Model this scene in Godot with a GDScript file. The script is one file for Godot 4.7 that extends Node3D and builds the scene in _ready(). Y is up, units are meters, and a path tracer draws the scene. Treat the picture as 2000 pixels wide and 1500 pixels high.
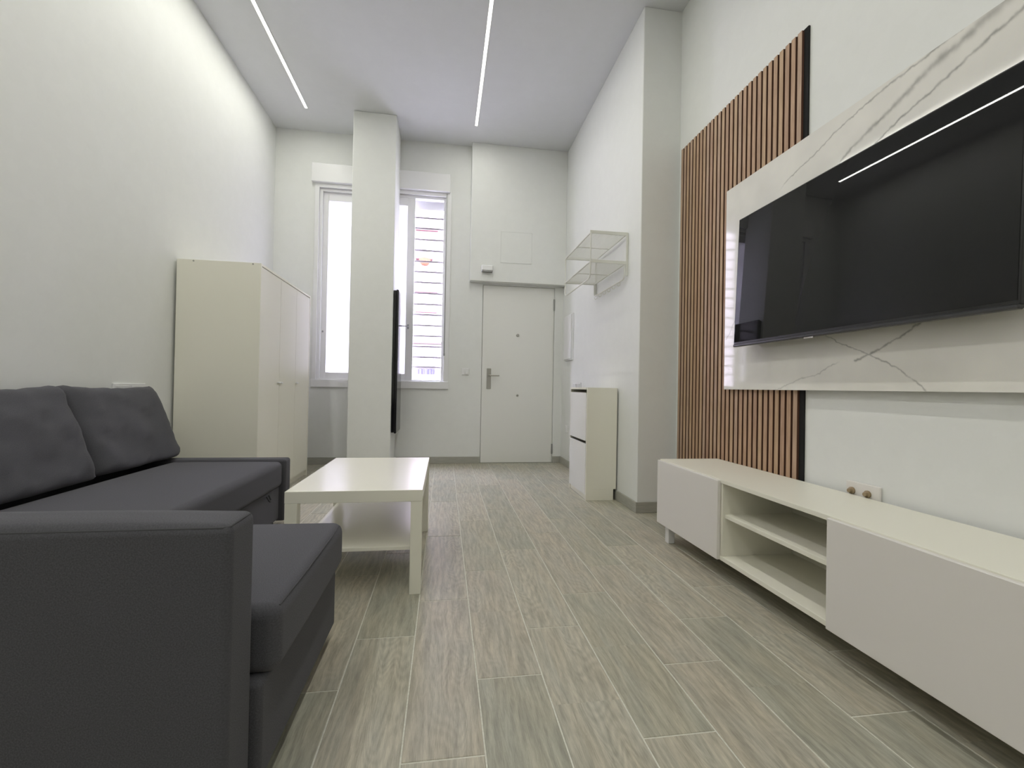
extends Node3D
# Metres, y up. The room runs along -z; "d" in the helpers is the distance down the room (z = -d).

const D := 5.25      # back wall
const REAR := -3.6   # wall behind the viewer
const XL := -1.884   # left wall
const XE := 1.398    # entry wall (right, far part)
const XT := 1.694    # wall with the television (right, near part)
const DR := 3.09     # step between the two
const CH := 3.705    # ceiling

var org := Vector3.ZERO      # base of the thing being built
var used := {}
var rng := RandomNumberGenerator.new()
var M := {}

# ---------------------------------------------------------------- mesh helpers
func mb() -> SurfaceTool:
	var st := SurfaceTool.new()
	st.begin(Mesh.PRIMITIVE_TRIANGLES)
	return st

func tri(st: SurfaceTool, a: Vector3, b: Vector3, c: Vector3, hint: Vector3) -> void:
	var n := (b - a).cross(c - a)
	if n.length() < 1e-12:
		return
	n = n.normalized()
	if n.dot(hint) < 0.0:
		n = -n
		var t := b
		b = c
		c = t
	for p: Vector3 in [a, c, b]:
		st.set_normal(n)
		st.add_vertex(p - org)

func quad(st: SurfaceTool, a: Vector3, b: Vector3, c: Vector3, e: Vector3, hint: Vector3) -> void:
	tri(st, a, b, c, hint)
	tri(st, a, c, e, hint)

# chamfered box; d0 < d1 are distances down the room
func bx(st: SurfaceTool, x0: float, x1: float, y0: float, y1: float, d0: float, d1: float, c := 0.0015) -> SurfaceTool:
	var lo := Vector3(minf(x0, x1), minf(y0, y1), minf(-d0, -d1))
	var hi := Vector3(maxf(x0, x1), maxf(y0, y1), maxf(-d0, -d1))
	var h := (hi - lo) * 0.5
	var o := (hi + lo) * 0.5
	c = minf(c, minf(h.x, minf(h.y, h.z)) * 0.6)
	for ax in 3:
		var u := (ax + 1) % 3
		var v := (ax + 2) % 3
		for s: float in [-1.0, 1.0]:
			var pts := []
			for k: Array in [[-1, -1], [1, -1], [1, 1], [-1, 1]]:
				var p := Vector3.ZERO
				p[ax] = s * h[ax]
				p[u] = k[0] * (h[u] - c)
				p[v] = k[1] * (h[v] - c)
				pts.append(p + o)
			var n := Vector3.ZERO
			n[ax] = s
			quad(st, pts[0], pts[1], pts[2], pts[3], n)
		if c > 0.0:
			for s: float in [-1.0, 1.0]:
				for t: float in [-1.0, 1.0]:
					var a := Vector3.ZERO
					a[u] = s * h[u]
					a[v] = t * (h[v] - c)
					var b := Vector3.ZERO
					b[u] = s * (h[u] - c)
					b[v] = t * h[v]
					var e := Vector3.ZERO
					e[ax] = h[ax] - c
					var n := Vector3.ZERO
					n[u] = s
					n[v] = t
					quad(st, a - e + o, a + e + o, b + e + o, b - e + o, n)
	if c > 0.0:
		for sx: float in [-1.0, 1.0]:
			for sy: float in [-1.0, 1.0]:
				for sz: float in [-1.0, 1.0]:
					var s := Vector3(sx, sy, sz)
					tri(st, o + s * Vector3(h.x, h.y - c, h.z - c), o + s * Vector3(h.x - c, h.y, h.z - c), o + s * Vector3(h.x - c, h.y - c, h.z), s)
	return st

# grid of points with smooth normals; hint points outwards from the middle
func grid(st: SurfaceTool, pts: Array, nrm: Array) -> void:
	var rows := pts.size()
	var cols: int = pts[0].size()
	for i in rows - 1:
		for j in cols - 1:
			var q := [[i, j], [i + 1, j], [i + 1, j + 1], [i, j + 1]]
			for t: Array in [[0, 1, 2], [0, 2, 3]]:
				var ids := [q[t[0]], q[t[1]], q[t[2]]]
				var a: Vector3 = pts[ids[0][0]][ids[0][1]]
				var b: Vector3 = pts[ids[1][0]][ids[1][1]]
				var c: Vector3 = pts[ids[2][0]][ids[2][1]]
				var n := (b - a).cross(c - a)
				if n.length() < 1e-13:
					continue
				var m: Vector3 = nrm[ids[0][0]][ids[0][1]] + nrm[ids[1][0]][ids[1][1]] + nrm[ids[2][0]][ids[2][1]]
				if n.dot(m) > 0.0:
					ids = [ids[0], ids[2], ids[1]]
				for id: Array in ids:
					st.set_normal(nrm[id[0]][id[1]])
					st.add_vertex(pts[id[0]][id[1]] - org)

# soft upholstered block: rounded edges, top and front swollen a little
func soft(st: SurfaceTool, x0: float, x1: float, y0: float, y1: float, d0: float, d1: float, r: float, swell := 0.0, front := 0.0) -> SurfaceTool:
	var lo := Vector3(x0, y0, -d1)
	var hi := Vector3(x1, y1, -d0)
	var h := (hi - lo) * 0.5
	var o := (hi + lo) * 0.5
	r = minf(r, minf(h.x, minf(h.y, h.z)) * 0.95)
	for ax in 3:
		var u := (ax + 1) % 3
		var v := (ax + 2) % 3
		for s: float in [-1.0, 1.0]:
			var us := steps(h[u], r)
			var vs := steps(h[v], r)
			var pts := []
			var nrm := []
			for a: float in us:
				var rp := []
				var rn := []
				for b: float in vs:
					var p := Vector3.ZERO
					p[ax] = s * h[ax]
					p[u] = a
					p[v] = b
					var inner := Vector3(clampf(p.x, -h.x + r, h.x - r), clampf(p.y, -h.y + r, h.y - r), clampf(p.z, -h.z + r, h.z - r))
					var n := (p - inner).normalized()
					var q := inner + n * r
					var fx := 1.0 - pow(q.x / h.x, 4)
					var fz := 1.0 - pow(q.z / h.z, 4)
					var fy := 1.0 - pow(q.y / h.y, 4)
					if n.y > 0.0:
						q.y += swell * fx * fz * n.y
						n = (n + Vector3(swell * 4.0 * pow(q.x / h.x, 3) / h.x * fz, 0, swell * 4.0 * pow(q.z / h.z, 3) / h.z * fx) * n.y).normalized()
					if n.x > 0.0:
						q.x += front * fy * fz * n.x
					rp.append(q + o)
					rn.append(n)
				pts.append(rp)
				nrm.append(rn)
			grid(st, pts, nrm)
	return st

func steps(h: float, r: float) -> Array:
	var out := []
	for i in 5:
		out.append(-h + r * (1.0 - cos(i / 4.0 * PI / 2)) if i else -h)
	var n := clampi(int((h - r) * 2.0 / 0.09), 3, 14)
	for i in range(1, n):
		out.append(lerpf(-h + r, h - r, float(i) / n))
	for i in range(4, -1, -1):
		out.append(h - r * (1.0 - cos(i / 4.0 * PI / 2)) if i else h)
	return out

# round tube along a polyline of points
func tube(st: SurfaceTool, path: Array, r: float, sides := 10) -> SurfaceTool:
	var pts := []
	var nrm := []
	var n := path.size()
	var side := Vector3.ZERO
	for i in n:
		var p: Vector3 = path[i]
		var t: Vector3 = (path[mini(i + 1, n - 1)] - path[maxi(i - 1, 0)]).normalized()
		if side == Vector3.ZERO:
			side = t.cross(Vector3.UP if absf(t.y) < 0.9 else Vector3.RIGHT).normalized()
		side = (side - t * side.dot(t)).normalized()
		var up := t.cross(side).normalized()
		var rp := []
		var rn := []
		for k in sides + 1:
			var a := TAU * k / sides
			var w := side * cos(a) + up * sin(a)
			rp.append(p + w * r)
			rn.append(w)
		pts.append(rp)
		nrm.append(rn)
	grid(st, pts, nrm)
	for e in [0, n - 1]:
		var t: Vector3 = path[1] - path[0] if e == 0 else path[n - 1] - path[n - 2]
		for k in sides:
			tri(st, path[e], pts[e][k], pts[e][k + 1], -t if e == 0 else t)
	return st

# disc-like turned shape: profile of (radius, height) along an axis
func lathe(st: SurfaceTool, o: Vector3, axis: Vector3, prof: Array, sides := 24) -> SurfaceTool:
	var a := axis.normalized()
	var s := a.cross(Vector3.UP if absf(a.y) < 0.9 else Vector3.RIGHT).normalized()
	var t := a.cross(s)
	for i in prof.size() - 1:
		var p: Vector2 = prof[i]
		var q: Vector2 = prof[i + 1]
		for k in sides:
			var w0 := s * cos(TAU * k / sides) + t * sin(TAU * k / sides)
			var w1 := s * cos(TAU * (k + 1) / sides) + t * sin(TAU * (k + 1) / sides)
			var dn := (w0 + w1) * (q.y - p.y) - a * 2.0 * (q.x - p.x)
			quad(st, o + w0 * p.x + a * p.y, o + w1 * p.x + a * p.y, o + w1 * q.x + a * q.y, o + w0 * q.x + a * q.y, dn)
	return st

func bend(path: Array, r: float) -> Array:   # round the inner corners of a polyline
	var out := [path[0]]
	for i in range(1, path.size() - 1):
		var p: Vector3 = path[i]
		var a: Vector3 = p + (path[i - 1] - p).normalized() * r
		var b: Vector3 = p + (path[i + 1] - p).normalized() * r
		for k in 7:
			var f := k / 6.0
			out.append(a.lerp(p, f).lerp(p.lerp(b, f), f))
	out.append(path[-1])
	return out

# ---------------------------------------------------------------- object helpers
func numbered(called: String) -> String:
	var n: int = used.get(called, 0)
	used[called] = n + 1
	return called if n == 0 else "%s_%03d" % [called, n]

func part(parent: Node3D, called: String, st: SurfaceTool, m: Material) -> MeshInstance3D:
	var o := MeshInstance3D.new()
	o.name = called
	o.mesh = st.commit()
	o.material_override = m
	parent.add_child(o, true)
	return o

func thing(called: String, label: String, category: String, base: Vector3, group := "") -> Node3D:
	var o := Node3D.new()
	o.name = numbered(called)
	add_child(o)
	o.position = base
	o.set_meta("label", label)
	o.set_meta("category", category)
	if group:
		o.set_meta("group", group)
	org = base
	return o

func whole(called: String, st: SurfaceTool, m: Material, base: Vector3, label: String, category: String, group := "") -> MeshInstance3D:
	var o := MeshInstance3D.new()
	o.name = numbered(called)
	o.mesh = st.commit()
	o.material_override = m
	add_child(o)
	o.position = base
	o.set_meta("label", label)
	o.set_meta("category", category)
	if group:
		o.set_meta("group", group)
	return o

func structure(called: String, st: SurfaceTool, m: Material, label: String, category: String) -> Node3D:
	var o: Node3D
	if st:
		var mi := MeshInstance3D.new()
		mi.mesh = st.commit()
		mi.material_override = m
		o = mi
	else:
		o = Node3D.new()
	o.name = called
	add_child(o)
	o.set_meta("label", label)
	o.set_meta("category", category)
	o.set_meta("kind", "structure")
	return o

# ---------------------------------------------------------------- materials
func mat(c: Color, rough: float, metal := 0.0) -> StandardMaterial3D:
	var m := StandardMaterial3D.new()
	m.albedo_color = c
	m.roughness = rough
	m.metallic = metal
	return m

func noise_tex(freq: float, seed_: int, a: Color, b: Color, oct := 4, size := 256) -> NoiseTexture2D:
	var n := FastNoiseLite.new()
	n.seed = seed_
	n.frequency = freq
	n.fractal_octaves = oct
	var t := NoiseTexture2D.new()
	t.width = size
	t.height = size
	t.seamless = true
	t.noise = n
	var g := Gradient.new()
	g.set_color(0, a)
	g.set_color(1, b)
	t.color_ramp = g
	return t

func tri_mat(c: Color, rough: float, tex: Texture2D, scale: Vector3) -> StandardMaterial3D:
	var m := mat(c, rough)
	m.albedo_texture = tex
	m.uv1_triplanar = true
	m.uv1_world_triplanar = true
	m.uv1_scale = scale
	return m

func plank_tex(seed_: int, cathedral: float) -> ImageTexture:
	var w := 256
	var h := 1024
	var streak := FastNoiseLite.new()
	streak.seed = seed_
	streak.frequency = 0.02
	streak.fractal_octaves = 4
	var fine := FastNoiseLite.new()
	fine.seed = seed_ + 7
	fine.frequency = 0.11
	fine.fractal_octaves = 2
	var warp := FastNoiseLite.new()
	warp.seed = seed_ + 13
	warp.frequency = 0.004
	warp.fractal_octaves = 2
	var data := PackedByteArray()
	data.resize(w * h * 3)
	var k := 0
	for y in h:
		for x in w:
			var wv := warp.get_noise_2d(x * 1.6, y * 0.5)
			var s := streak.get_noise_2d(x * 1.9 + wv * 30.0, y * 0.16)
			var f := fine.get_noise_2d(x * 2.2, y * 0.14)
			var v := 0.885 + 0.13 * s + 0.085 * f
			# arched growth rings down the middle of some boards
			var cx := (x - w * 0.5) / (w * 0.5) + wv * 0.5
			var ring := sin((y * 0.011 + cx * cx * 5.0 + wv * 3.0) * 6.0)
			v += cathedral * 0.028 * ring * (1.0 - smoothstep(0.35, 0.95, absf(cx)))
			if f > 0.45:
				v -= 0.06
			v = clampf(v, 0.35, 1.0)
			var warm := 0.5 + 0.5 * wv
			data[k] = int(255.0 * clampf(v * (0.985 + 0.03 * warm), 0, 1))
			data[k + 1] = int(255.0 * clampf(v * 0.985, 0, 1))
			data[k + 2] = int(255.0 * clampf(v * (0.955 - 0.03 * warm), 0, 1))
			k += 3
	return ImageTexture.create_from_image(Image.create_from_data(w, h, false, Image.FORMAT_RGB8, data))

# marble: veins are polylines in metres (distance down the room, height) on the panel d 0.86..2.46, y 0.905..2.09
func marble_tex() -> ImageTexture:
	var w := 1024
	var h := 760
	var veins := [
		[[2.048, 1.904], [1.976, 1.942], [1.918, 1.959], [1.811, 1.985], [1.713, 2.022], [1.61, 2.047], [1.511, 2.068], [1.451, 2.074], [1.389, 2.08], [1.316, 2.086], [1.223, 2.095]],
		[[1.72, 1.85], [1.68, 1.879], [1.623, 1.914], [1.555, 1.94], [1.479, 1.968], [1.421, 1.99], [1.367, 2.016], [1.316, 2.035], [1.24, 2.05], [1.18, 2.07], [1.08, 2.095]],
		[[1.7, 1.8], [1.54, 1.87], [1.461, 1.904], [1.393, 1.927], [1.325, 1.945], [1.24, 1.976], [1.139, 2.01], [1.08, 2.027], [0.95, 2.07]],
		[[1.95, 1.3], [1.739, 1.147], [1.669, 1.107], [1.597, 1.075], [1.53, 1.045], [1.468, 1.017], [1.41, 0.98], [1.371, 0.952], [1.32, 0.90]],
		[[1.25, 1.21], [1.357, 1.142], [1.417, 1.105], [1.469, 1.082], [1.53, 1.051], [1.576, 1.036], [1.6, 1.03]],
		[[1.66, 1.028], [1.72, 1.01], [1.786, 0.976], [1.873, 0.96], [1.988, 0.921], [2.05, 0.9]],
		[[2.3, 1.35], [2.37, 1.3], [2.41, 1.24], [2.45, 1.2]],
	]
	var wide := [[0.003, 0.005], [0.004, 0.016], [0.003, 0.007], [0.002, 0.003], [0.003, 0.005], [0.003, 0.003], [0.003, 0.003]]
	var dark := [0.26, 0.24, 0.30, 0.26, 0.32, 0.16, 0.16]
	var acc := PackedFloat32Array()
	acc.resize(w * h)
	var n := FastNoiseLite.new()
	n.seed = 5
	n.frequency = 0.02
	for v in veins.size():
		var pl: Array = veins[v]
		var total := pl.size() - 1
		for i in total:
			var a := Vector2((2.46 - pl[i][0]) / 1.6 * w, (2.09 - pl[i][1]) / 1.185 * h)
			var b := Vector2((2.46 - pl[i + 1][0]) / 1.6 * w, (2.09 - pl[i + 1][1]) / 1.185 * h)
			var cnt := int(a.distance_to(b) / 0.7) + 1
			for s in cnt:
				var f := (i + float(s) / cnt) / total
				var p := a.lerp(b, float(s) / cnt)
				p += Vector2(n.get_noise_2d(p.x * 2.0, p.y * 2.0), n.get_noise_2d(p.x * 2.0 + 900.0, p.y * 2.0)) * 4.0
				var rad: float = lerpf(wide[v][0], wide[v][1], f) * 640.0 * (1.0 + 0.6 * n.get_noise_2d(p.x * 3.0, p.y * 3.0 + 300.0))
				var strong: float = dark[v] * (0.75 + 0.5 * n.get_noise_2d(p.x * 1.2 + 50.0, p.y * 1.2)) * smoothstep(0.0, 0.15, f)
				var rr := int(ceilf(rad * 2.0))
				for y in range(maxi(0, int(p.y) - rr), mini(h, int(p.y) + rr + 1)):
					for x in range(maxi(0, int(p.x) - rr), mini(w, int(p.x) + rr + 1)):
						var q := Vector2(x - p.x, y - p.y).length() / maxf(rad, 0.8)
						acc[y * w + x] = maxf(acc[y * w + x], strong * exp(-q * q * 1.2))
	var cloud := FastNoiseLite.new()
	cloud.seed = 21
	cloud.frequency = 0.006
	cloud.fractal_octaves = 3
	var data := PackedByteArray()
	data.resize(w * h * 3)
	for y in h:
		for x in w:
			var g := 0.955 + 0.03 * cloud.get_noise_2d(x, y) - acc[y * w + x]
			var k := (y * w + x) * 3
			data[k] = int(255.0 * clampf(g, 0, 1))
			data[k + 1] = int(255.0 * clampf(g * 0.995, 0, 1))
			data[k + 2] = int(255.0 * clampf(g * 0.985, 0, 1))
	return ImageTexture.create_from_image(Image.create_from_data(w, h, false, Image.FORMAT_RGB8, data))

func make_materials() -> void:
	var plaster := noise_tex(0.03, 3, Color(0.99, 0.99, 0.99), Color(1, 1, 1))
	M.wall = tri_mat(Color(0.915, 0.92, 0.912), 0.85, plaster, Vector3(0.9, 0.9, 0.9))
	M.ceiling = tri_mat(Color(0.88, 0.885, 0.895), 0.9, plaster, Vector3(0.7, 0.7, 0.7))
	M.white = mat(Color(0.935, 0.925, 0.875), 0.38)
	M.gloss = mat(Color(0.93, 0.92, 0.875), 0.24)
	M.door = mat(Color(0.915, 0.915, 0.9), 0.5)
	M.pvc = mat(Color(0.92, 0.92, 0.925), 0.35)
	M.steel_white = mat(Color(0.88, 0.88, 0.85), 0.4)
	M.front = mat(Color(0.90, 0.885, 0.87), 0.55)
	M.dark = mat(Color(0.09, 0.09, 0.09), 0.6)
	M.black = mat(Color(0.07, 0.07, 0.08), 0.12)
	M.metal = mat(Color(0.70, 0.69, 0.67), 0.35, 0.9)
	M.brass = mat(Color(0.62, 0.55, 0.44), 0.4, 0.5)
	M.steel = mat(Color(0.62, 0.62, 0.62), 0.4, 0.8)
	M.skirt = tri_mat(Color(0.70, 0.695, 0.66), 0.5, noise_tex(0.05, 31, Color(0.9, 0.9, 0.9), Color(1, 1, 1)), Vector3(0.6, 6, 0.6))
	M.grout = tri_mat(Color(0.87, 0.865, 0.82), 0.85, noise_tex(0.1, 8, Color(0.9, 0.9, 0.9), Color(1, 1, 1)), Vector3(3, 3, 3))
	M.planks = []
	var tints := [Color(0.755, 0.75, 0.71), Color(0.78, 0.77, 0.735), Color(0.735, 0.735, 0.70), Color(0.775, 0.76, 0.725)]
	for i in 4:
		var m := mat(tints[i], 0.42)
		m.albedo_texture = plank_tex(100 + i * 17, [0.2, 1.0, 0.0, 0.7][i])
		m.metallic_specular = 0.45
		M.planks.append(m)
	# charcoal upholstery: a fine weave over slow mottling
	var weave := noise_tex(0.22, 44, Color(0.72, 0.72, 0.73), Color(1, 1, 1), 2)
	M.fabric = tri_mat(Color(0.355, 0.353, 0.378), 0.95, weave, Vector3(5, 5, 5))
	M.fabric.heightmap_enabled = false
	M.fabric.rim_enabled = true
	M.fabric.rim = 0.3
	M.fabric.rim_tint = 0.6
	M.piping = mat(Color(0.27, 0.27, 0.285), 0.9)
	M.felt = tri_mat(Color(0.115, 0.115, 0.12), 0.95, noise_tex(0.2, 61, Color(0.8, 0.8, 0.8), Color(1, 1, 1)), Vector3(6, 6, 6))
	M.slats = []
	var wood := noise_tex(0.03, 71, Color(0.80, 0.77, 0.74), Color(1, 1, 1), 5)
	for c: Color in [Color(0.79, 0.66, 0.55), Color(0.81, 0.69, 0.57), Color(0.76, 0.63, 0.53), Color(0.785, 0.675, 0.585)]:
		M.slats.append(tri_mat(c, 0.55, wood, Vector3(14, 0.5, 14)))
	M.slat_side = mat(Color(0.36, 0.235, 0.18), 0.7)
	M.marble = mat(Color(0.96, 0.955, 0.94), 0.06)
	M.marble.albedo_texture = marble_tex()
	M.marble_edge = mat(Color(0.90, 0.89, 0.87), 0.3)
	M.screen = mat(Color(0.11, 0.11, 0.115), 0.012)
	M.screen.metallic_specular = 0.36
	M.bezel = mat(Color(0.05, 0.05, 0.055), 0.3)
	M.chin = mat(Color(0.30, 0.30, 0.31), 0.28, 0.8)
	M.led = mat(Color(1, 1, 1), 0.6)
	M.led.emission_enabled = true
	M.led.emission = Color(1.0, 0.998, 0.955)
	M.led.emission_energy_multiplier = 2.2
	M.alu = mat(Color(0.85, 0.85, 0.85), 0.45)
	M.frosted = mat(Color(0.97, 0.965, 0.985), 0.5)
	M.frosted.backlight_enabled = true
	M.frosted.backlight = Color(1, 1, 1)
	M.grille = mat(Color(0.42, 0.40, 0.40), 0.5)
	M.facade = tri_mat(Color(0.62, 0.595, 0.60), 0.9, noise_tex(0.05, 91, Color(0.94, 0.94, 0.94), Color(1, 1, 1)), Vector3(0.3, 0.3, 0.3))
	M.street = tri_mat(Color(0.62, 0.61, 0.60), 0.9, noise_tex(0.05, 92, Color(0.85, 0.85, 0.85), Color(1, 1, 1)), Vector3(0.3, 0.3, 0.3))
	M.pink = mat(Color(0.33, 0.19, 0.20), 0.8)
	M.ac = mat(Color(0.62, 0.62, 0.64), 0.5)
	M.ac_fan = mat(Color(0.13, 0.12, 0.18), 0.6)
	M.orange = mat(Color(0.40, 0.20, 0.11), 0.8)
	M.iron = mat(Color(0.15, 0.14, 0.17), 0.6)
	M.blue_pane = mat(Color(0.11, 0.10, 0.17), 0.25)
	M.stone = mat(Color(0.22, 0.17, 0.16), 0.9)

# ---------------------------------------------------------------- the setting
func shell() -> void:
	org = Vector3.ZERO
	var st := mb()
	# floor: grout bed with wood-look tiles 0.2 x 0.8 laid in thirds
	bx(st, XL - 0.3, 2.2, -0.2, -0.0015, REAR - 0.3, D + 0.3, 0.0)
	var floor_ := structure("floor", st, M.grout, "grey wood-look porcelain plank floor with pale grout lines", "floor")
	var seam := 0.1165
	var pw := 0.2025
	var plen := 0.808
	var starts := [1.09, 1.375, 1.64]     # a joint of the columns, repeating in threes
	var variants := {}
	for col in range(-10, 9):
		var x0 := seam + col * pw
		var x1 := x0 + pw
		if x1 < XL + 0.01 or x0 > XT:
			continue
		var a := maxf(x0, XL) + (0.0022 if x0 > XL else 0.0)
		var b := minf(x1, XT) - 0.0022
		var j: float = starts[posmod(col + 1, 3)]
		for row in range(-8, 7):
			var d0 := j + row * plen
			var d1 := d0 + plen
			if d1 < REAR or d0 > D:
				continue
			d0 = maxf(d0, REAR) + 0.0022
			d1 = minf(d1, D) - 0.0022
			if d1 - d0 < 0.01:
				continue
			var v := rng.randi() % 8
			var key := "%.4f %.4f %d" % [b - a, d1 - d0, v]
			if not variants.has(key):
				variants[key] = plank_mesh(b - a, d1 - d0, v)
			var t := MeshInstance3D.new()
			t.name = "floor_tile"
			t.mesh = variants[key]
			t.material_override = M.planks[rng.randi() % 4]
			floor_.add_child(t, true)
			t.position = Vector3((a + b) * 0.5, 0, -(d0 + d1) * 0.5)
	# ceiling
	structure("ceiling", bx(mb(), XL - 0.3, 2.2, CH, CH + 0.3, REAR - 0.3, D + 0.3, 0.0), M.ceiling, "plain white painted ceiling with two recessed light strips", "ceiling")
	structure("wall_left", bx(mb(), XL - 0.3, XL, -0.2, CH, REAR - 0.3, D + 0.3, 0.0), M.wall, "plain white painted wall behind the sofa and wardrobe", "wall")
	# back wall with the openings of window and door
	st = mb()
	bx(st, XL, -1.42, 0, CH, D, D + 0.3, 0.0)
	bx(st, -1.42, -0.01, 0, 0.94, D, D + 0.3, 0.0)
	bx(st, -1.42, -0.01, 3.10, CH, D, D + 0.3, 0.0)
	bx(st, -0.01, 0.424, 0, CH, D, D + 0.3, 0.0)
	bx(st, 0.424, 1.293, 2.098, CH, D, D + 0.3, 0.0)
	bx(st, 1.293, XE, 0, CH, D, D + 0.3, 0.0)
	structure("wall_back", st, M.wall, "white painted wall with the tall window and entrance door", "wall")
	structure("wall_entry", bx(mb(), XE, 2.2, 0, CH, DR, D + 0.3, 0.004), M.wall, "white wall beside the entrance door carrying the metal rack", "wall")
	structure("wall_right", bx(mb(), XT, 2.2, 0, CH, REAR - 0.3, DR, 0.0), M.wall, "white wall behind the television and wooden slats", "wall")
	structure("wall_rear", bx(mb(), XL, XT, 0, CH, REAR - 0.3, REAR, 0.0), M.wall, "plain white wall at the other end of the room", "wall")
	structure("pillar", bx(mb(), -0.974, -0.543, 0, CH, 4.772, 5.232, 0.006), M.wall, "square white pillar standing before the tall window", "pillar")
	# boxed-in beam over the door with a flush access hatch
	var bulk := structure("bulkhead", bx(mb(), 0.266, XE, 2.115, CH, 5.15, D, 0.003), M.wall, "white boxed-in bulkhead projecting above the entrance door", "bulkhead")
	var hatch := mb()
	for e: Array in [[0.612, 0.986, 2.700, 2.704], [0.612, 0.986, 2.336, 2.340], [0.612, 0.616, 2.34, 2.70], [0.982, 0.986, 2.34, 2.70]]:
		bx(hatch, e[0], e[1], e[2], e[3], 5.1465, 5.151, 0.0)
	part(bulk, "hatch_frame", hatch, M.wall)
	part(bulk, "hatch_door", bx(mb(), 0.618, 0.980, 2.342, 2.698, 5.1475, 5.151, 0.0008), M.wall)
	# grey tile skirting
	structure("baseboard_left", bx(mb(), XL, XL + 0.012, 0, 0.078, REAR, D, 0.002), M.skirt, "grey tile skirting along the sofa wall", "baseboard")
	var sk := mb()
	bx(sk, XL + 0.012, 0.424, 0, 0.078, D - 0.012, D, 0.002)
	structure("baseboard_back", sk, M.skirt, "grey tile skirting below the tall window", "baseboard")
	structure("baseboard_corner", bx(mb(), 1.293, XE, 0, 0.078, D - 0.012, D, 0.002), M.skirt, "short piece of grey tile skirting beside the door hinges", "baseboard")
	sk = mb()
	bx(sk, XE - 0.012, XE, 0, 0.078, DR - 0.012, D - 0.012, 0.002)
	bx(sk, XE, XT - 0.001, 0, 0.078, DR - 0.012, DR, 0.002)
	structure("baseboard_entry", sk, M.skirt, "grey tile skirting wrapping the corner beside the shoe cabinet", "baseboard")
	structure("baseboard_right", bx(mb(), XT - 0.012, XT, 0, 0.078, REAR, 1.87, 0.002), M.skirt, "grey tile skirting behind the television bench", "baseboard")
	sk = mb()
	bx(sk, -0.986, -0.531, 0, 0.078, 4.760, 4.772, 0.002)
	bx(sk, -0.986, -0.974, 0, 0.078, 4.772, D - 0.012, 0.002)
	bx(sk, -0.543, -0.531, 0, 0.078, 4.772, D - 0.012, 0.002)
	structure("baseboard_pillar", sk, M.skirt, "grey tile skirting round the foot of the white pillar", "baseboard")

func plank_mesh(w: float, l: float, v: int) -> ArrayMesh:
	# a tile with eased edges; its length is along z; the variant picks another stretch of the grain
	var st := mb()
	var c := 0.0012
	var hw := w * 0.5
	var hl := l * 0.5
	var u0 := (v % 4) * 0.25
	var v0 := (v / 4) * 0.5
	var flip := -1.0 if v % 2 else 1.0
	var ring := [[Vector2(-hw, -hl), -0.008], [Vector2(-hw, -hl), -c], [Vector2(-hw + c, -hl + c), 0.0]]
	var tex := func(x: float, z: float) -> Vector2: return Vector2(u0 + flip * x / 0.2025 * 0.98, v0 + z / 0.808 * 0.96)
	var face := func(p: Array, n: Vector3) -> void:
		var order := [0, 1, 2, 0, 2, 3]
		if (p[1] - p[0]).cross(p[2] - p[0]).dot(n) > 0.0:
			order = [0, 2, 1, 0, 3, 2]
		for k: int in order:
			st.set_normal(n)
			st.set_uv(tex.call(p[k].x, p[k].z))
			st.add_vertex(p[k])
	for i in 2:
		var a: float = absf(ring[i][0].x)
		var b: float = absf(ring[i][0].y)
		var ya: float = ring[i][1]
		var a2: float = absf(ring[i + 1][0].x)
		var b2: float = absf(ring[i + 1][0].y)
		var yb: float = ring[i + 1][1]
		var up := 0.0 if i == 0 else 1.0
		face.call([Vector3(-a, ya, -b), Vector3(-a2, yb, -b2), Vector3(a2, yb, -b2), Vector3(a, ya, -b)], Vector3(0, up, -1).normalized())
		face.call([Vector3(a, ya, b), Vector3(a2, yb, b2), Vector3(-a2, yb, b2), Vector3(-a, ya, b)], Vector3(0, up, 1).normalized())
		face.call([Vector3(-a, ya, b), Vector3(-a2, yb, b2), Vector3(-a2, yb, -b2), Vector3(-a, ya, -b)], Vector3(-1, up, 0).normalized())
		face.call([Vector3(a, ya, -b), Vector3(a2, yb, -b2), Vector3(a2, yb, b2), Vector3(a, ya, b)], Vector3(1, up, 0).normalized())
	face.call([Vector3(-hw + c, 0, -hl + c), Vector3(-hw + c, 0, hl - c), Vector3(hw - c, 0, hl - c), Vector3(hw - c, 0, -hl + c)].duplicate(), Vector3.UP)
	return st.commit()

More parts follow.
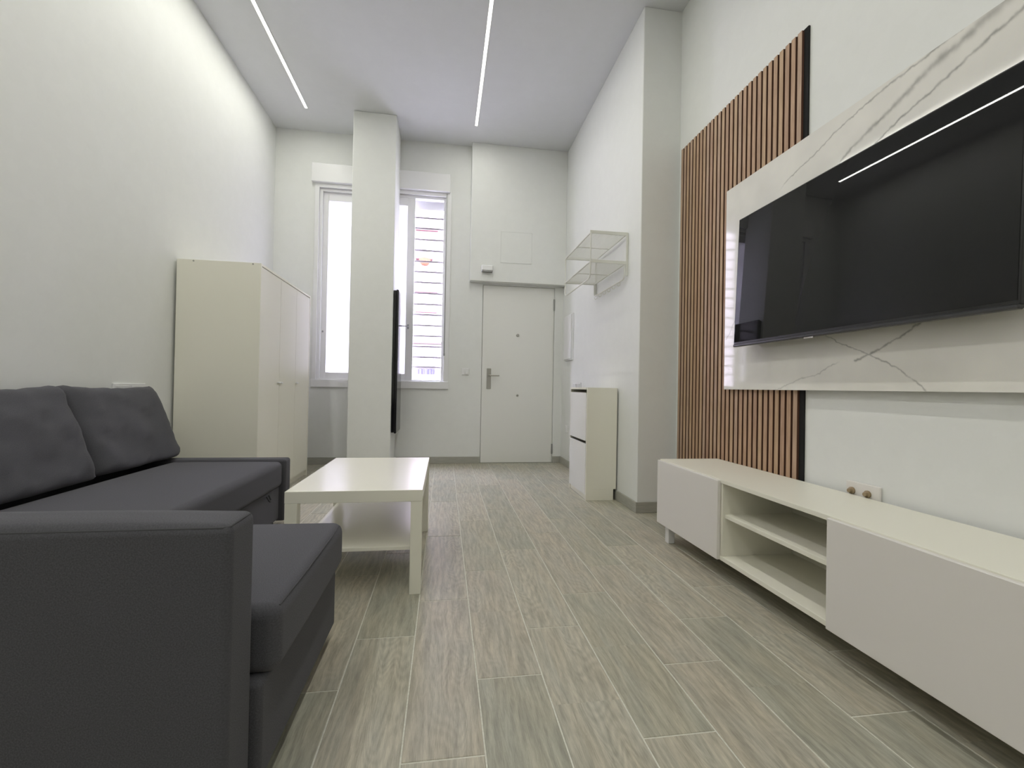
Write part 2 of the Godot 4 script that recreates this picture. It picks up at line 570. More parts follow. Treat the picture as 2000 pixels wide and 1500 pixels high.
func window() -> void:
	org = Vector3.ZERO
	var w := structure("window_1", null, null, "tall white sliding window with frosted panes behind the pillar", "window")
	var st := mb()
	# casing on the wall
	bx(st, -1.46, -1.415, 0.88, 3.085, 5.236, 5.252)
	bx(st, -0.015, 0.042, 0.88, 3.085, 5.236, 5.252)
	bx(st, -1.46, 0.042, 3.085, 3.135, 5.236, 5.252)
	part(w, "casing", st, M.pvc)
	part(w, "sill", bx(mb(), -1.465, 0.046, 0.86, 0.945, 5.226, 5.27, 0.003), M.pvc)
	st = mb()
	bx(st, -1.42, -1.385, 0.94, 3.10, 5.265, 5.335)
	bx(st, -0.045, -0.01, 0.94, 3.10, 5.265, 5.335)
	bx(st, -1.385, -0.045, 3.055, 3.10, 5.265, 5.335)
	bx(st, -1.385, -0.045, 0.94, 0.962, 5.265, 5.335)
	part(w, "frame", st, M.pvc)
	for s: Array in [[-1.388, -0.72, 5.302, 5.328], [-1.04, -0.37, 5.270, 5.297]]:
		st = mb()
		bx(st, s[0], s[0] + 0.06, 0.962, 3.055, s[2], s[3])
		bx(st, s[1] - 0.085, s[1], 0.962, 3.055, s[2], s[3])
		bx(st, s[0] + 0.06, s[1] - 0.085, 2.965, 3.055, s[2], s[3])
		bx(st, s[0] + 0.06, s[1] - 0.085, 0.962, 1.026, s[2], s[3])
		var sash := part(w, "sash", st, M.pvc)
		part(sash, "pane", bx(mb(), s[0] + 0.055, s[1] - 0.08, 1.02, 2.97, s[2] + 0.010, s[2] + 0.014, 0.0), M.frosted)
		if s[0] > -1.2:
			st = mb()
			bx(st, -0.435, -0.415, 1.545, 1.595, 5.260, 5.271, 0.003)
			tube(st, [Vector3(-0.425, 1.57, -5.265), Vector3(-0.425, 1.57, -5.235), Vector3(-0.5, 1.572, -5.232)], 0.007)
			part(sash, "handle", st, M.steel)
		else:
			part(sash, "latch", bx(mb(), -1.372, -1.357, 1.475, 1.495, 5.292, 5.303, 0.003), M.steel)
	part(w, "roller_box", bx(mb(), -1.492, 0.026, 3.13, 3.335, 5.195, 5.252, 0.004), M.pvc)
	st = mb()
	bx(st, -0.018, -0.004, 1.27, 3.12, 5.231, 5.2335, 0.0)
	bx(st, -0.021, -0.001, 1.245, 1.272, 5.228, 5.2365, 0.002)
	part(w, "shutter_strap", st, M.steel)
	part(w, "shutter_slat", bx(mb(), -1.415, -0.015, 2.975, 3.09, 5.385, 5.40, 0.002), M.pvc)
	# grille of flat bars outside
	var g := thing("window_grille", "grey metal security grille of horizontal bars outside the open window half", "grille", Vector3(-0.715, 0.94, -5.46))
	for y: float in [3.039, 2.903, 2.777, 2.643, 2.512, 2.381, 2.256, 2.13, 1.999, 1.869, 1.743, 1.615, 1.489, 1.362, 1.234, 1.117]:
		part(g, "bar", bx(mb(), -1.42, -0.01, y - 0.0095, y + 0.0095, 5.450, 5.462, 0.001), M.grille)

func door() -> void:
	org = Vector3.ZERO
	var w := structure("door_1", null, null, "flat white entrance door with a long steel handle plate", "door")
	var st := mb()
	bx(st, 0.4245, 0.4285, 0.0, 2.097, 5.262, 5.31, 0.0)
	bx(st, 1.2885, 1.2925, 0.0, 2.097, 5.262, 5.31, 0.0)
	bx(st, 0.4285, 1.2885, 2.092, 2.097, 5.262, 5.31, 0.0)
	part(w, "frame", st, M.door)
	part(w, "light_block_panel", bx(mb(), 0.4242, 1.2928, 0.0, 2.0975, 5.311, 5.33, 0.0), M.door)  # unseen panel added behind the leaf to block light leaking in
	part(w, "added_threshold", bx(mb(), 0.4285, 1.2885, -0.001, 0.004, 5.2515, 5.31, 0.0), M.skirt)  # strip added to close the light gap below the leaf
	var leaf := part(w, "leaf", bx(mb(), 0.431, 1.286, 0.006, 2.089, 5.252, 5.295, 0.002), M.door)
	var plate := part(leaf, "handle_plate", bx(mb(), 0.490, 0.540, 0.872, 1.112, 5.244, 5.253, 0.006), M.metal)
	plate.set_meta("label", "brushed steel handle plate")
	part(leaf, "lever", tube(mb(), bend([Vector3(0.515, 1.03, -5.25), Vector3(0.515, 1.03, -5.195), Vector3(0.632, 1.03, -5.193)], 0.015), 0.009), M.metal)
	part(leaf, "peephole", lathe(mb(), Vector3(0.850, 1.513, -5.253), Vector3(0, 0, 1), [Vector2(0.019, 0), Vector2(0.019, 0.006), Vector2(0.012, 0.009), Vector2(0, 0.009)]), M.metal)
	part(leaf, "lock", lathe(mb(), Vector3(0.858, 0.799, -5.253), Vector3(0, 0, 1), [Vector2(0.014, 0), Vector2(0.014, 0.005), Vector2(0, 0.006)]), M.metal)
	for y: Array in [[1.825, 1.96], [0.108, 0.226]]:
		part(w, "hinge", tube(mb(), [Vector3(1.287, y[0], -5.246), Vector3(1.287, y[1], -5.246)], 0.009), M.steel)

func light_strip(x: float, d0: float, d1: float, label: String) -> void:
	var t := thing("ceiling_light_strip", label, "light", Vector3(x, CH, -(d0 + d1) * 0.5), "recessed ceiling light strips")
	var st := mb()
	bx(st, x - 0.017, x - 0.0135, CH - 0.004, CH + 0.004, d0, d1, 0.0)
	bx(st, x + 0.0135, x + 0.017, CH - 0.004, CH + 0.004, d0, d1, 0.0)
	part(t, "channel", st, M.alu)
	part(t, "diffuser", bx(mb(), x - 0.0135, x + 0.0135, CH - 0.0045, CH + 0.002, d0, d1, 0.0), M.led)
	var l := AreaLight3D.new()
	l.name = "strip_light"
	l.area_size = Vector2(0.026, d1 - d0)
	l.light_color = Color(1.0, 0.998, 0.955)
	l.light_energy = LED_ENERGY
	l.area_range = 12.0
	l.area_attenuation = 2.0
	l.shadow_enabled = true
	add_child(l)
	l.position = Vector3(x, CH - 0.007, -(d0 + d1) * 0.5)
	l.rotation = Vector3(-PI / 2, 0, 0)

# ---------------------------------------------------------------- furniture
func sofa() -> void:
	var t := thing("corner_sofa", "charcoal fabric corner sofa with a chaise, low armrest and loose back cushions", "sofa", Vector3(-1.2, 0, -2.0))
	part(t, "armrest", soft(mb(), -1.868, -0.385, 0.03, 0.628, 0.898, 1.012, 0.018, 0.012), M.fabric)
	# corded seams round the armrest
	var st := mb()
	tube(st, [Vector3(-1.85, 0.6225, -0.9035), Vector3(-0.401, 0.622, -0.9035), Vector3(-0.3915, 0.622, -0.911), Vector3(-0.3905, 0.6235, -0.955), Vector3(-0.3915, 0.622, -0.998)], 0.0025, 6)
	part(t, "piping", st, M.piping)
	part(t, "chaise_base", soft(mb(), -1.868, -0.367, 0.045, 0.262, 1.012, 1.668, 0.014), M.fabric)
	part(t, "chaise_cushion", soft(mb(), -1.62, -0.345, 0.258, 0.408, 1.036, 1.668, 0.03, 0.012, 0.008), M.fabric)
	st = mb()
	tube(st, [Vector3(-0.353, 0.399, -1.066), Vector3(-0.349, 0.4005, -1.2), Vector3(-0.348, 0.401, -1.35), Vector3(-0.349, 0.4005, -1.5), Vector3(-0.353, 0.399, -1.638)], 0.002, 6)
	part(t, "piping", st, M.piping)
	part(t, "seat_base", soft(mb(), -1.868, -1.005, 0.045, 0.256, 1.672, 2.985, 0.014), M.fabric)
	part(t, "seat_cushion", soft(mb(), -1.62, -0.985, 0.252, 0.408, 1.675, 2.982, 0.032, 0.012, 0.006), M.fabric)
	part(t, "end_panel", soft(mb(), -1.868, -0.972, 0.03, 0.418, 2.99, 3.085, 0.018), M.fabric)
	part(t, "backrest", soft(mb(), -1.872, -1.845, 0.03, 0.60, 1.02, 2.985, 0.012), M.fabric)
	part(t, "pull_loop", tube(mb(), bend([Vector3(-1.0, 0.236, -2.77), Vector3(-0.985, 0.205, -2.775), Vector3(-0.985, 0.205, -2.80), Vector3(-1.0, 0.236, -2.805)], 0.01), 0.005, 6), M.piping)
	for x: float in [-1.8, -0.42]:
		for d: float in [0.96, 1.6]:
			part(t, "foot", bx(mb(), x - 0.02, x + 0.02, 0, 0.05, d - 0.02, d + 0.02, 0.003), M.dark)
	for x: float in [-1.8, -1.05]:
		part(t, "foot", bx(mb(), x - 0.02, x + 0.02, 0, 0.05, 2.93, 2.97, 0.003), M.dark)
	cushion(2.40, 3.125, 0.0, "charcoal back cushion at the wardrobe end of the sofa", 1)
	cushion(1.66, 2.40, 0.03, "charcoal back cushion between the armrest end and wardrobe end cushions", 2)
	cushion(1.03, 1.655, 0.02, "charcoal back cushion above the chaise beside the armrest", 3)

# back cushion standing on the seat and leaning to the wall
func cushion(d0: float, d1: float, out: float, label: String, seed_: int) -> void:
	var base := Vector3(-1.72 + out, 0.4205, -(d0 + d1) * 0.5)
	org = base
	var wob := FastNoiseLite.new()
	wob.seed = seed_
	wob.frequency = 1.6
	var hl := (d1 - d0) * 0.5
	var foot := Vector3(-1.70 + out, 0.4205, 0)
	var lean := Vector3(-0.135, 0.440, 0)
	var up := lean.normalized()
	var fwd := Vector3(up.y, -up.x, 0)
	var st := mb()
	var n := 22
	for side: float in [1.0, -1.0]:
		var pts := []
		for i in n + 1:
			var row := []
			for j in n + 1:
				var a := -cos(PI * i / n)      # along the wall
				var b := -cos(PI * j / n)      # up
				var sag := 1.0 - 0.035 * (1.0 - a * a) * (1.0 if b > 0 else 0.0) * absf(b)
				var ea := a * (1.0 - 0.02 * (1.0 - b * b))
				var th := 0.088 * sqrt(maxf(0.0, (1.0 - pow(a, 10)) * (1.0 - pow(b, 8.0 if b > 0.0 else 16.0)))) * (1.0 + 0.28 * -b)
				th *= 1.0 + 0.22 * wob.get_noise_2d(a * 1.1 + side * 3.0, b * 1.1)
				var rise := (b * 0.5 + 0.5) * sag
				if side < 0.0:
					th *= 0.75
				var p := foot + lean * rise + fwd * th * side + Vector3(0, 0, base.z + -ea * hl)
				p.y -= fwd.y * th * side * smoothstep(0.1, 0.95, -b)
				p.y += 0.012 * wob.get_noise_2d(a * 2.0, 7.0) * maxf(0.0, b)
				if b < 0.0 and p.y < 0.4205:
					p.y = 0.4205
				p.x = maxf(p.x, XL + 0.004)
				row.append(p)
			pts.append(row)
		var nrm := []
		for i in n + 1:
			var row := []
			for j in n + 1:
				var du: Vector3 = pts[mini(i + 1, n)][j] - pts[maxi(i - 1, 0)][j]
				var dv: Vector3 = pts[i][mini(j + 1, n)] - pts[i][maxi(j - 1, 0)]
				var m := du.cross(dv).normalized()
				if m.dot(fwd * side) < 0.0:
					m = -m
				row.append(m)
			nrm.append(row)
		grid(st, pts, nrm)
	whole("sofa_cushion", st, M.fabric, base, label, "cushion", "loose back cushions of the sofa")

func coffee_table() -> void:
	var t := thing("coffee_table", "low white coffee table with square legs and a lower shelf", "table", Vector3(-0.362, 0, -2.40))
	part(t, "table_top", bx(mb(), -0.641, -0.083, 0.397, 0.447, 1.962, 2.848, 0.0015), M.gloss)
	for x: float in [-0.641, -0.133]:
		for d: float in [1.962, 2.798]:
			part(t, "leg", bx(mb(), x + 0.0008, x + 0.0492, 0, 0.3965, d + 0.0008, d + 0.0492, 0.0012), M.white)
	part(t, "shelf", bx(mb(), -0.61, -0.115, 0.182, 0.198, 1.99, 2.82, 0.001), M.gloss)

func wardrobe() -> void:
	var x0 := -1.866
	var x1 := -1.333
	var d0 := 3.444
	var d1 := 4.650
	var h := 1.752
	var t := thing("wardrobe", "white three-door wardrobe against the left wall beyond the sofa", "wardrobe", Vector3(-1.59, 0, -4.047))
	part(t, "side_panel", bx(mb(), x0, x1 + 0.018, 0, h, d0, d0 + 0.018, 0.001), M.white)
	part(t, "side_panel", bx(mb(), x0, x1 + 0.018, 0, h, d1 - 0.018, d1, 0.001), M.white)
	part(t, "top_panel", bx(mb(), x0, x1 + 0.018, h - 0.018, h - 0.001, d0 + 0.018, d1 - 0.018, 0.001), M.white)
	part(t, "bottom_panel", bx(mb(), x0, x1 - 0.002, 0.05, 0.066, d0 + 0.018, d1 - 0.018, 0.001), M.white)
	part(t, "back_panel", bx(mb(), x0, x0 + 0.004, 0.05, h - 0.018, d0 + 0.018, d1 - 0.018, 0.0), M.white)
	part(t, "plinth", bx(mb(), x1 - 0.022, x1 - 0.006, 0, 0.05, d0 + 0.018, d1 - 0.018, 0.001), M.white)
	var wd := (d1 - d0 - 0.036) / 3.0
	for k in 3:
		var a := d0 + 0.018 + wd * k
		var dr := part(t, "door", bx(mb(), x1, x1 + 0.016, 0.054, h - 0.023, a + 0.0018, a + wd - 0.0018, 0.001), M.white)
		var at := a + wd - 0.024 if k == 0 else a + 0.024
		part(dr, "knob", bx(mb(), x1 + 0.016, x1 + 0.034, 0.891, 0.903, at - 0.02, at + 0.02, 0.003), M.pvc)
	for x: float in [-1.759, -1.37]:
		part(t, "screw_cap", lathe(mb(), Vector3(x, h - 0.010, -d0), Vector3(0, 0, 1), [Vector2(0.006, 0), Vector2(0.006, 0.0015), Vector2(0, 0.002)], 12), M.skirt)

func tv_bench() -> void:
	var f := 1.279          # face of the doors
	var c0 := 1.297         # front of the carcass
	var c1 := 1.670
	var far := 2.542
	var w := 0.6055
	var y0 := 0.102
	var y1 := 0.479
	var t := thing("tv_bench", "long low white television bench with two flat doors and an open middle bay", "tv bench", Vector3(1.48, 0, -1.634))
	var near := far - 3.0 * w
	part(t, "top_panel", bx(mb(), c0 - 0.002, c1, y1 - 0.018, y1, near, far, 0.001), M.white)
	part(t, "bottom_panel", bx(mb(), c0 - 0.002, c1, y0, y0 + 0.02, near, far, 0.001), M.white)
	for k in 4:
		var d := far - w * k
		var a := d - 0.018 if k == 0 else (d if k == 3 else d - 0.009)
		part(t, "end_panel" if k in [0, 3] else "divider", bx(mb(), c0, c1, y0 + 0.02, y1 - 0.018, a, a + 0.018, 0.0008), M.white)
	part(t, "back_panel", bx(mb(), c1 - 0.006, c1 - 0.001, y0 + 0.02, y1 - 0.018, near + 0.018, far - 0.018, 0.0), M.white)
	part(t, "door", bx(mb(), f, f + 0.0165, y0 + 0.001, y1 - 0.005, far - w + 0.004, far, 0.002), M.front)
	part(t, "door", bx(mb(), f, f + 0.0165, y0 + 0.001, y1 - 0.005, near, near + w + 0.004, 0.002), M.front)
	part(t, "shelf", bx(mb(), c0 + 0.012, c1 - 0.006, 0.300, 0.318, far - 2 * w + 0.0095, far - w - 0.0095, 0.001), M.white)
	for d: float in [far - 0.075, near + 0.075]:
		for x: float in [1.325, 1.63]:
			part(t, "leg", bx(mb(), x - 0.02, x + 0.02, 0, y0, d - 0.02, d + 0.02, 0.003), M.pvc)
	for d: float in [far - w - 0.35, far - w - 0.12]:
		part(t, "cable_hole_cap", lathe(mb(), Vector3(c1 - 0.006, 0.425, -d), Vector3(-1, 0, 0), [Vector2(0.008, 0), Vector2(0.008, 0.002), Vector2(0, 0.002)], 12), M.skirt)

func shoe_cabinet() -> void:
	var x0 := 1.133
	var x1 := 1.385
	var d0 := 3.457
	var d1 := 3.942
	var h := 0.904
	var t := thing("shoe_cabinet", "slim white shoe cabinet with two tilting fronts and open grip slots", "cabinet", Vector3(1.26, 0, -3.7))
	for d: float in [d0, d1 - 0.016]:
		var st := mb()
		bx(st, x0, x1, 0.088, h, d, d + 0.016, 0.001)
		bx(st, x0, x1 - 0.022, 0, 0.088, d, d + 0.016, 0.001)
		part(t, "side_panel", st, M.white)
	part(t, "top_panel", bx(mb(), x0 - 0.004, x1, h - 0.016, h, d0 + 0.016, d1 - 0.016, 0.001), M.white)
	part(t, "back_panel", bx(mb(), x1 - 0.006, x1, 0.09, h - 0.016, d0 + 0.016, d1 - 0.016, 0.0), M.white)
	part(t, "plinth", bx(mb(), x0 + 0.01, x0 + 0.024, 0, 0.036, d0 + 0.016, d1 - 0.016, 0.001), M.white)
	part(t, "tilt_front", bx(mb(), x0 - 0.004, x0 + 0.012, 0.042, 0.450, d0 + 0.0175, d1 - 0.0175, 0.0012), M.door)
	part(t, "tilt_front", bx(mb(), x0 - 0.004, x0 + 0.012, 0.474, 0.862, d0 + 0.0175, d1 - 0.0175, 0.0012), M.door)

func coat_rack() -> void:
	var xf := 1.088
	var xb := 1.392
	var dn := 3.318
	var df := 4.045
	var t := thing("coat_rack", "white steel wall rack with two mesh shelves, hanging rail and hooks", "rack", Vector3(XE, 1.74, -3.68))
	for d: float in [dn, df]:
		var st := mb()
		# flat cross bars at both shelves, round front upright, flat back upright
		bx(st, xf, xb, 2.093, 2.117, d - 0.004, d + 0.004, 0.001)
		bx(st, xf, xb, 1.868, 1.892, d - 0.004, d + 0.004, 0.001)
		tube(st, [Vector3(xf + 0.006, 1.87, -d), Vector3(xf + 0.006, 2.1, -d)], 0.0055, 8)
		bx(st, xb - 0.012, xb + 0.005, 1.78, 2.115, d - 0.005, d + 0.005, 0.001)
		part(t, "side_frame", st, M.steel_white)
	for y: float in [2.1, 1.876]:
		var st := mb()
		tube(st, [Vector3(xf + 0.006, y, -dn), Vector3(xf + 0.006, y, -df)], 0.006, 8)
		tube(st, [Vector3(xb - 0.012, y, -dn), Vector3(xb - 0.012, y, -df)], 0.006, 8)
		tube(st, [Vector3(xf, y - 0.004, -(dn + df) * 0.5), Vector3(xb - 0.012, y - 0.004, -(dn + df) * 0.5)], 0.004, 8)
		var sh := part(t, "shelf", st, M.steel_white)
		st = mb()
		var k := dn + 0.012
		while k < df:
			bx(st, xf, xb - 0.01, y - 0.0008, y + 0.0008, k, k + 0.0016, 0.0)
			k += 0.012
		var x := xf + 0.012
		while x < xb - 0.015:
			bx(st, x, x + 0.0016, y - 0.0022, y - 0.0008, dn, df, 0.0)
			x += 0.012
		part(sh, "wire_mesh", st, M.steel_white)
	part(t, "hanging_rail", tube(mb(), bend([Vector3(xf + 0.006, 1.872, -dn), Vector3(xf + 0.006, 1.748, -dn - 0.003), Vector3(xf + 0.006, 1.748, -df + 0.003), Vector3(xf + 0.006, 1.872, -df)], 0.05), 0.006, 8), M.steel_white)
	part(t, "hook_rail", tube(mb(), bend([Vector3(xb - 0.02, 1.872, -dn - 0.005), Vector3(xb - 0.02, 1.756, -dn - 0.005), Vector3(xb - 0.02, 1.756, -df + 0.01), Vector3(xb - 0.02, 1.872, -df + 0.01)], 0.04), 0.006, 8), M.steel_white)
	for k in 6:
		var d := lerpf(dn + 0.09, df - 0.09, k / 5.0)
		part(t, "hook", tube(mb(), bend([Vector3(xb - 0.02, 1.764, -d), Vector3(xb - 0.02, 1.722, -d), Vector3(xb - 0.04, 1.717, -d), Vector3(xb - 0.044, 1.732, -d)], 0.008), 0.003, 6), M.steel_white)

func slat_panel() -> void:
	var t := thing("slat_panel", "tall wall panel of brown wooden slats on black felt", "wall panel", Vector3(XT, 0, -2.48))
	part(t, "felt_backing", bx(mb(), XT - 0.009, XT - 0.0005, 0.0, 2.646, 1.893, 3.05, 0.0), M.felt)
	for k in 28:
		var d := 1.934 + k * 0.0402
		var sl := part(t, "slat", bx(mb(), XT - 0.0212, XT - 0.009, 0.002, 2.642, d - 0.0133, d + 0.0133, 0.0008), M.slats[rng.randi() % 4])
		# the slats are veneered on a dark board: the open side of the last slat, which nothing shades, shows it too
		var core := part(sl, "core", bx(mb(), XT - 0.0203, XT - 0.0091, 0.003, 2.641, d - 0.0138, d + 0.0138, 0.0), M.slat_side)
		core.set_meta("label", "dark brown board core showing at the slat edges")

func marble_panel() -> void:
	var x := 1.652
	var t := thing("marble_panel", "glossy white marble-effect wall panel with grey veins behind the television", "wall panel", Vector3(XT, 0.905, -1.66))
	var body := mb()
	bx(body, x + 0.0006, XT - 0.0225, 0.905, 2.09, 0.86, 2.46, 0.0)
	part(t, "backing_board", body, M.marble_edge)
	part(t, "spacer", bx(mb(), XT - 0.0225, XT - 0.001, 1.0, 2.0, 0.95, 1.85, 0.0), M.marble_edge)
	var st := mb()
	var p := [Vector3(x, 2.09, -2.46), Vector3(x, 2.09, -0.86), Vector3(x, 0.905, -0.86), Vector3(x, 0.905, -2.46)]
	var uv := [Vector2(0, 0), Vector2(1, 0), Vector2(1, 1), Vector2(0, 1)]
	for k: int in [0, 1, 2, 0, 2, 3]:
		st.set_normal(Vector3.LEFT)
		st.set_uv(uv[k])
		st.add_vertex(p[k] - org)
	part(t, "polished_face", st, M.marble)

func television() -> void:
	# built upright, then leant back two degrees about its lower edge
	var d0 := 1.006
	var d1 := 2.240
	var t := thing("television", "large black flat television hung on the marble panel", "television", Vector3(1.555, 1.135, -1.623))
	part(t, "case", bx(mb(), 1.567, 1.600, 1.147, 1.833, d0 + 0.004, d1 - 0.004, 0.006), M.bezel)
	part(t, "bezel", bx(mb(), 1.557, 1.569, 1.147, 1.835, d0, d1, 0.002), M.bezel)
	part(t, "screen", bx(mb(), 1.5558, 1.559, 1.160, 1.829, d0 + 0.007, d1 - 0.007, 0.0), M.screen)
	var trim := part(t, "bottom_trim", bx(mb(), 1.552, 1.574, 1.135, 1.150, d0, d1, 0.004), M.chin)
	part(trim, "logo_tab", bx(mb(), 1.5515, 1.561, 1.129, 1.136, 1.70, 1.75, 0.001), M.metal)
	part(t, "wall_bracket", bx(mb(), 1.598, 1.634, 1.28, 1.60, 1.46, 1.78, 0.002), M.dark)
	t.rotation.z = -deg_to_rad(2.0)

func small_fittings() -> void:
	var o: Node3D
	# tall black panel on the pillar
	o = thing("black_panel", "tall slim black panel mounted on the side of the white pillar", "panel", Vector3(-0.515, 0.39, -5.0))
	part(o, "body", bx(mb(), -0.541, -0.512, 0.40, 1.885, 4.80, 5.21, 0.004), M.black)
	part(o, "front_plate", bx(mb(), -0.512, -0.487, 0.392, 1.893, 4.79, 5.216, 0.006), M.black)
	part(o, "wall_mount", bx(mb(), -0.543, -0.540, 0.8, 1.5, 4.9, 5.1, 0.0), M.dark)
	# switch by the door
	o = thing("light_switch", "white light switch plate between the window and entrance door", "switch", Vector3(0.24, 1.03, -D))
	part(o, "plate", bx(mb(), 0.198, 0.282, 1.03, 1.108, 5.240, D, 0.003), M.pvc)
	part(o, "rocker", bx(mb(), 0.210, 0.239, 1.042, 1.096, 5.236, 5.241, 0.002), M.pvc)
	part(o, "rocker", bx(mb(), 0.241, 0.270, 1.042, 1.096, 5.236, 5.241, 0.002), M.pvc)
	# box on the bulkhead
	o = thing("emergency_light", "small white plastic box fixed to the bulkhead above the door", "light", Vector3(0.46, 2.21, -5.15))
	part(o, "housing", bx(mb(), 0.392, 0.527, 2.226, 2.288, 5.10, 5.15, 0.008), M.pvc)
	part(o, "lens", bx(mb(), 0.397, 0.522, 2.212, 2.227, 5.103, 5.15, 0.004), M.steel)
	# electrical cabinet on the entry wall
	o = thing("fuse_box", "shallow white cabinet on the wall beside the entrance door", "fuse box", Vector3(XE, 1.21, -4.92))
	part(o, "frame", bx(mb(), XE - 0.02, XE, 1.21, 1.727, 4.77, 5.07, 0.003), M.pvc)
	part(o, "door", bx(mb(), XE - 0.034, XE - 0.02, 1.222, 1.715, 4.782, 5.058, 0.003), M.pvc)
	o = thing("wall_socket", "white double wall plate just above the shoe cabinet", "socket", Vector3(XE, 0.87, -4.6))
	part(o, "plate", bx(mb(), XE - 0.011, XE, 0.875, 0.956, 4.47, 4.75, 0.003), M.pvc)
	part(o, "insert", bx(mb(), XE - 0.016, XE - 0.011, 0.887, 0.944, 4.49, 4.6, 0.002), M.alu)
	part(o, "insert", bx(mb(), XE - 0.016, XE - 0.011, 0.887, 0.944, 4.62, 4.73, 0.002), M.alu)
	o = thing("wall_socket", "white wall socket low between shoe cabinet and door corner", "socket", Vector3(XE, 0.39, -5.0))
	part(o, "plate", bx(mb(), XE - 0.011, XE, 0.388, 0.468, 4.95, 5.03, 0.003), M.pvc)
	part(o, "insert", bx(mb(), XE - 0.013, XE - 0.010, 0.402, 0.454, 4.964, 5.016, 0.001), M.pvc)
	o = thing("wall_socket", "white wall plate showing above the back cushion by the wardrobe", "socket", Vector3(XL, 0.8, -3.02))
	part(o, "plate", bx(mb(), XL, XL + 0.011, 0.795, 0.876, 2.88, 3.16, 0.003), M.pvc)
	part(o, "insert", bx(mb(), XL + 0.010, XL + 0.013, 0.808, 0.862, 2.895, 3.01, 0.001), M.pvc)
	part(o, "insert", bx(mb(), XL + 0.010, XL + 0.013, 0.808, 0.862, 3.03, 3.145, 0.001), M.pvc)
	# aerial outlet behind the bench
	o = thing("aerial_outlet", "beige wall outlet with two round metal connectors behind the television bench", "outlet", Vector3(XT, 0.45, -1.585))
	part(o, "plate", bx(mb(), XT - 0.011, XT, 0.445, 0.53, 1.512, 1.662, 0.003), M.front)
	for d: float in [1.632, 1.562]:
		part(o, "connector", lathe(mb(), Vector3(XT - 0.011, 0.492, -d), Vector3(-1, 0, 0), [Vector2(0.0145, 0), Vector2(0.0145, 0.006), Vector2(0.009, 0.008), Vector2(0.008, 0.018), Vector2(0, 0.018)]), M.brass)
	org = Vector3(XT, 2.106, -1.852)
	whole("wall_screw", lathe(mb(), org, Vector3(-1, 0, 0), [Vector2(0.006, 0), Vector2(0.006, 0.002), Vector2(0.003, 0.006), Vector2(0, 0.006)], 12), M.dark, org, "small dark screw in the wall above the marble panel", "screw")

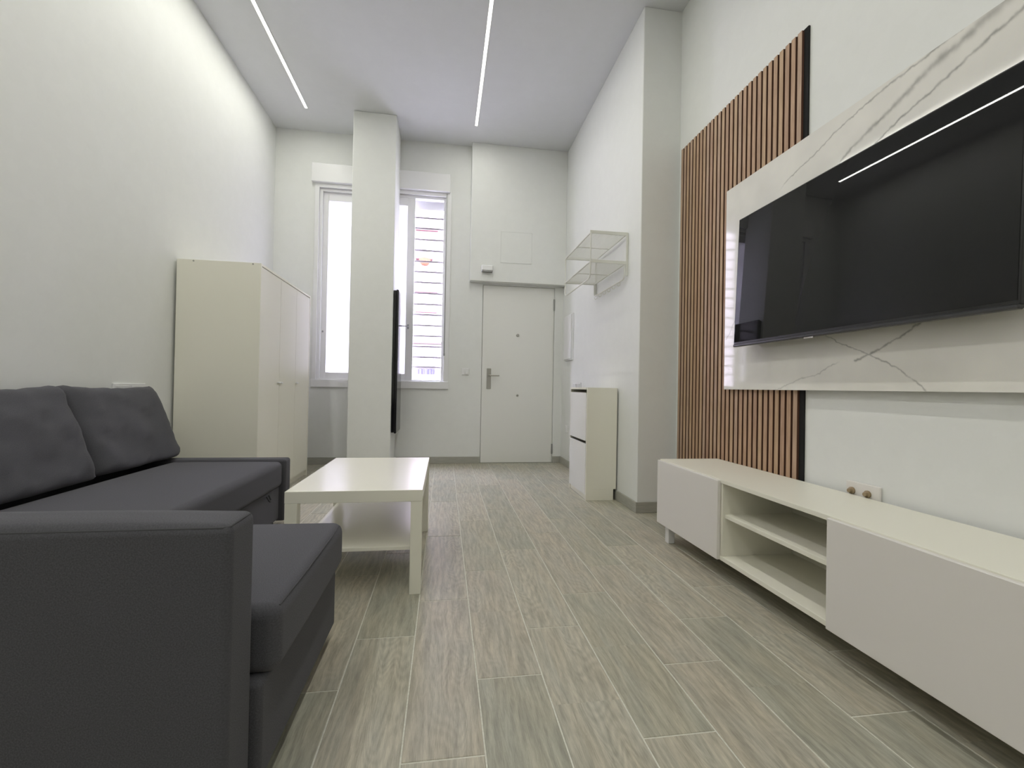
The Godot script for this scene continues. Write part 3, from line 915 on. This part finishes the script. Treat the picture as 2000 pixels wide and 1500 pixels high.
# ---------------------------------------------------------------- outside
func outside() -> void:
	org = Vector3.ZERO
	var F := 20.0
	structure("street", bx(mb(), -40, 40, -0.5, -0.25, D + 0.3, F, 0.0), M.street, "pale paved street outside the window", "street")
	var b := thing("apartment_building", "sunlit white apartment house across the street seen through the window bars", "building", Vector3(0, -0.25, -F))
	part(b, "wall", bx(mb(), -40, 40, -0.25, 18, F, F + 1.0, 0.0), M.facade)
	part(b, "ledge", bx(mb(), -1.37, -0.40, 7.68, 7.80, F - 0.15, F, 0.01), M.pink)
	var w := part(b, "window", bx(mb(), -1.32, -0.38, 4.50, 5.02, F - 0.03, F, 0.005), M.facade)
	part(w, "lintel", bx(mb(), -1.34, -0.37, 4.98, 5.10, F - 0.12, F, 0.01), M.pink)
	part(w, "sill", bx(mb(), -1.31, -0.38, 4.10, 4.16, F - 0.14, F, 0.01), M.pink)
	part(b, "cornice", bx(mb(), -3.0, 1.0, 2.72, 2.80, F - 0.2, F, 0.01), M.stone)
	var bw := part(b, "low_window", bx(mb(), -1.24, -0.42, 1.66, 1.76, F - 0.06, F, 0.005), M.iron)
	for p: Array in [[-1.20, -1.08], [-1.05, -0.85], [-0.81, -0.63], [-0.62, -0.43]]:
		part(bw, "pane", bx(mb(), p[0], p[1], 1.40, 1.64, F - 0.03, F, 0.0), M.blue_pane)
	org = Vector3(-0.82, 1.25, -F + 0.35)
	var g := thing("balcony_railing", "spiked iron railing before the low windows across the street", "railing", org)
	for y: float in [2.28, 2.16, 1.30]:
		part(g, "rail", bx(mb(), -1.35, -0.30, y - 0.012, y + 0.012, F - 0.36, F - 0.34, 0.0), M.iron)
	for k in 8:
		var x := -1.27 + k * 0.128
		var st := mb()
		bx(st, x - 0.011, x + 0.011, 1.28, 2.33, F - 0.36, F - 0.34, 0.0)
		tri(st, Vector3(x - 0.03, 2.30, -F + 0.35), Vector3(x + 0.03, 2.30, -F + 0.35), Vector3(x, 2.42, -F + 0.35), Vector3(0, 0, 1))
		part(g, "picket", st, M.iron)
	for x: float in [-1.35, -0.30]:
		part(g, "bracket", bx(mb(), x - 0.015, x + 0.015, 1.29, 1.32, F - 0.36, F, 0.0), M.iron)
	var a := thing("air_conditioner", "outdoor air conditioner unit with a round fan on the facade opposite", "air conditioner", Vector3(-0.95, 6.4, -F))
	part(a, "case", bx(mb(), -1.33, -0.575, 6.45, 7.02, F - 0.3, F, 0.02), M.ac)
	part(a, "fan_grille", lathe(mb(), Vector3(-1.087, 6.745, -F + 0.3), Vector3(0, 0, 1), [Vector2(0.235, 0), Vector2(0.235, 0.02), Vector2(0.06, 0.03), Vector2(0, 0.03)]), M.ac_fan)
	part(a, "bracket", bx(mb(), -1.33, -0.62, 6.38, 6.46, F - 0.32, F, 0.01), M.pink)
	org = Vector3(-0.94, 6.1, -F + 0.262)
	whole("hanging_pot", lathe(mb(), org, Vector3.UP, [Vector2(0, 0), Vector2(0.14, 0.03), Vector2(0.22, 0.14), Vector2(0.26, 0.28), Vector2(0, 0.28)]), M.orange, org, "round orange pot below the air conditioner across the street", "pot")

const LED_ENERGY := 4.2

func _ready() -> void:
	rng.seed = 11
	# camera
	var cam := Camera3D.new()
	cam.name = "camera"
	cam.fov = rad_to_deg(2.0 * atan(750.0 / 875.5))
	cam.near = 0.05
	cam.far = 200.0
	add_child(cam)
	cam.position = Vector3(0, 0.8926, 0)
	cam.rotation = Vector3(0.0079, -0.1497, 0.0184)
	cam.current = true
	# bright hazy daylight outside
	var env := Environment.new()
	env.background_mode = Environment.BG_SKY
	var sky := Sky.new()
	var sm := ProceduralSkyMaterial.new()
	sm.sky_top_color = Color(0.86, 0.86, 0.98)
	sm.sky_horizon_color = Color(0.97, 0.94, 1.0)
	sm.ground_bottom_color = Color(0.6, 0.58, 0.6)
	sm.ground_horizon_color = Color(0.9, 0.88, 0.92)
	sm.sky_energy_multiplier = 5.2
	sm.ground_energy_multiplier = 1.0
	sky.sky_material = sm
	env.sky = sky
	env.tonemap_mode = Environment.TONE_MAPPER_LINEAR
	env.tonemap_exposure = 1.04
	env.sdfgi_enabled = true
	env.ssao_enabled = true
	env.ssil_enabled = true
	var we := WorldEnvironment.new()
	we.name = "world"
	we.environment = env
	add_child(we)
	var sun := DirectionalLight3D.new()
	sun.name = "sun"
	sun.light_energy = 1.0
	sun.light_color = Color(1.0, 0.96, 0.97)
	sun.light_angular_distance = 0.6
	sun.shadow_enabled = true
	add_child(sun)
	sun.rotation_degrees = Vector3(-42, -18, 0)   # from behind this house onto the one opposite
	make_materials()
	light_strip(-1.446, -3.1, 4.814, "long ceiling light strip nearest the wall with the wardrobe")
	light_strip(0.286, -3.1, 4.812, "long ceiling light strip running towards the entrance door")
	shell()
	window()
	door()
	sofa()
	coffee_table()
	wardrobe()
	slat_panel()
	marble_panel()
	television()
	tv_bench()
	shoe_cabinet()
	coat_rack()
	small_fittings()
	outside()
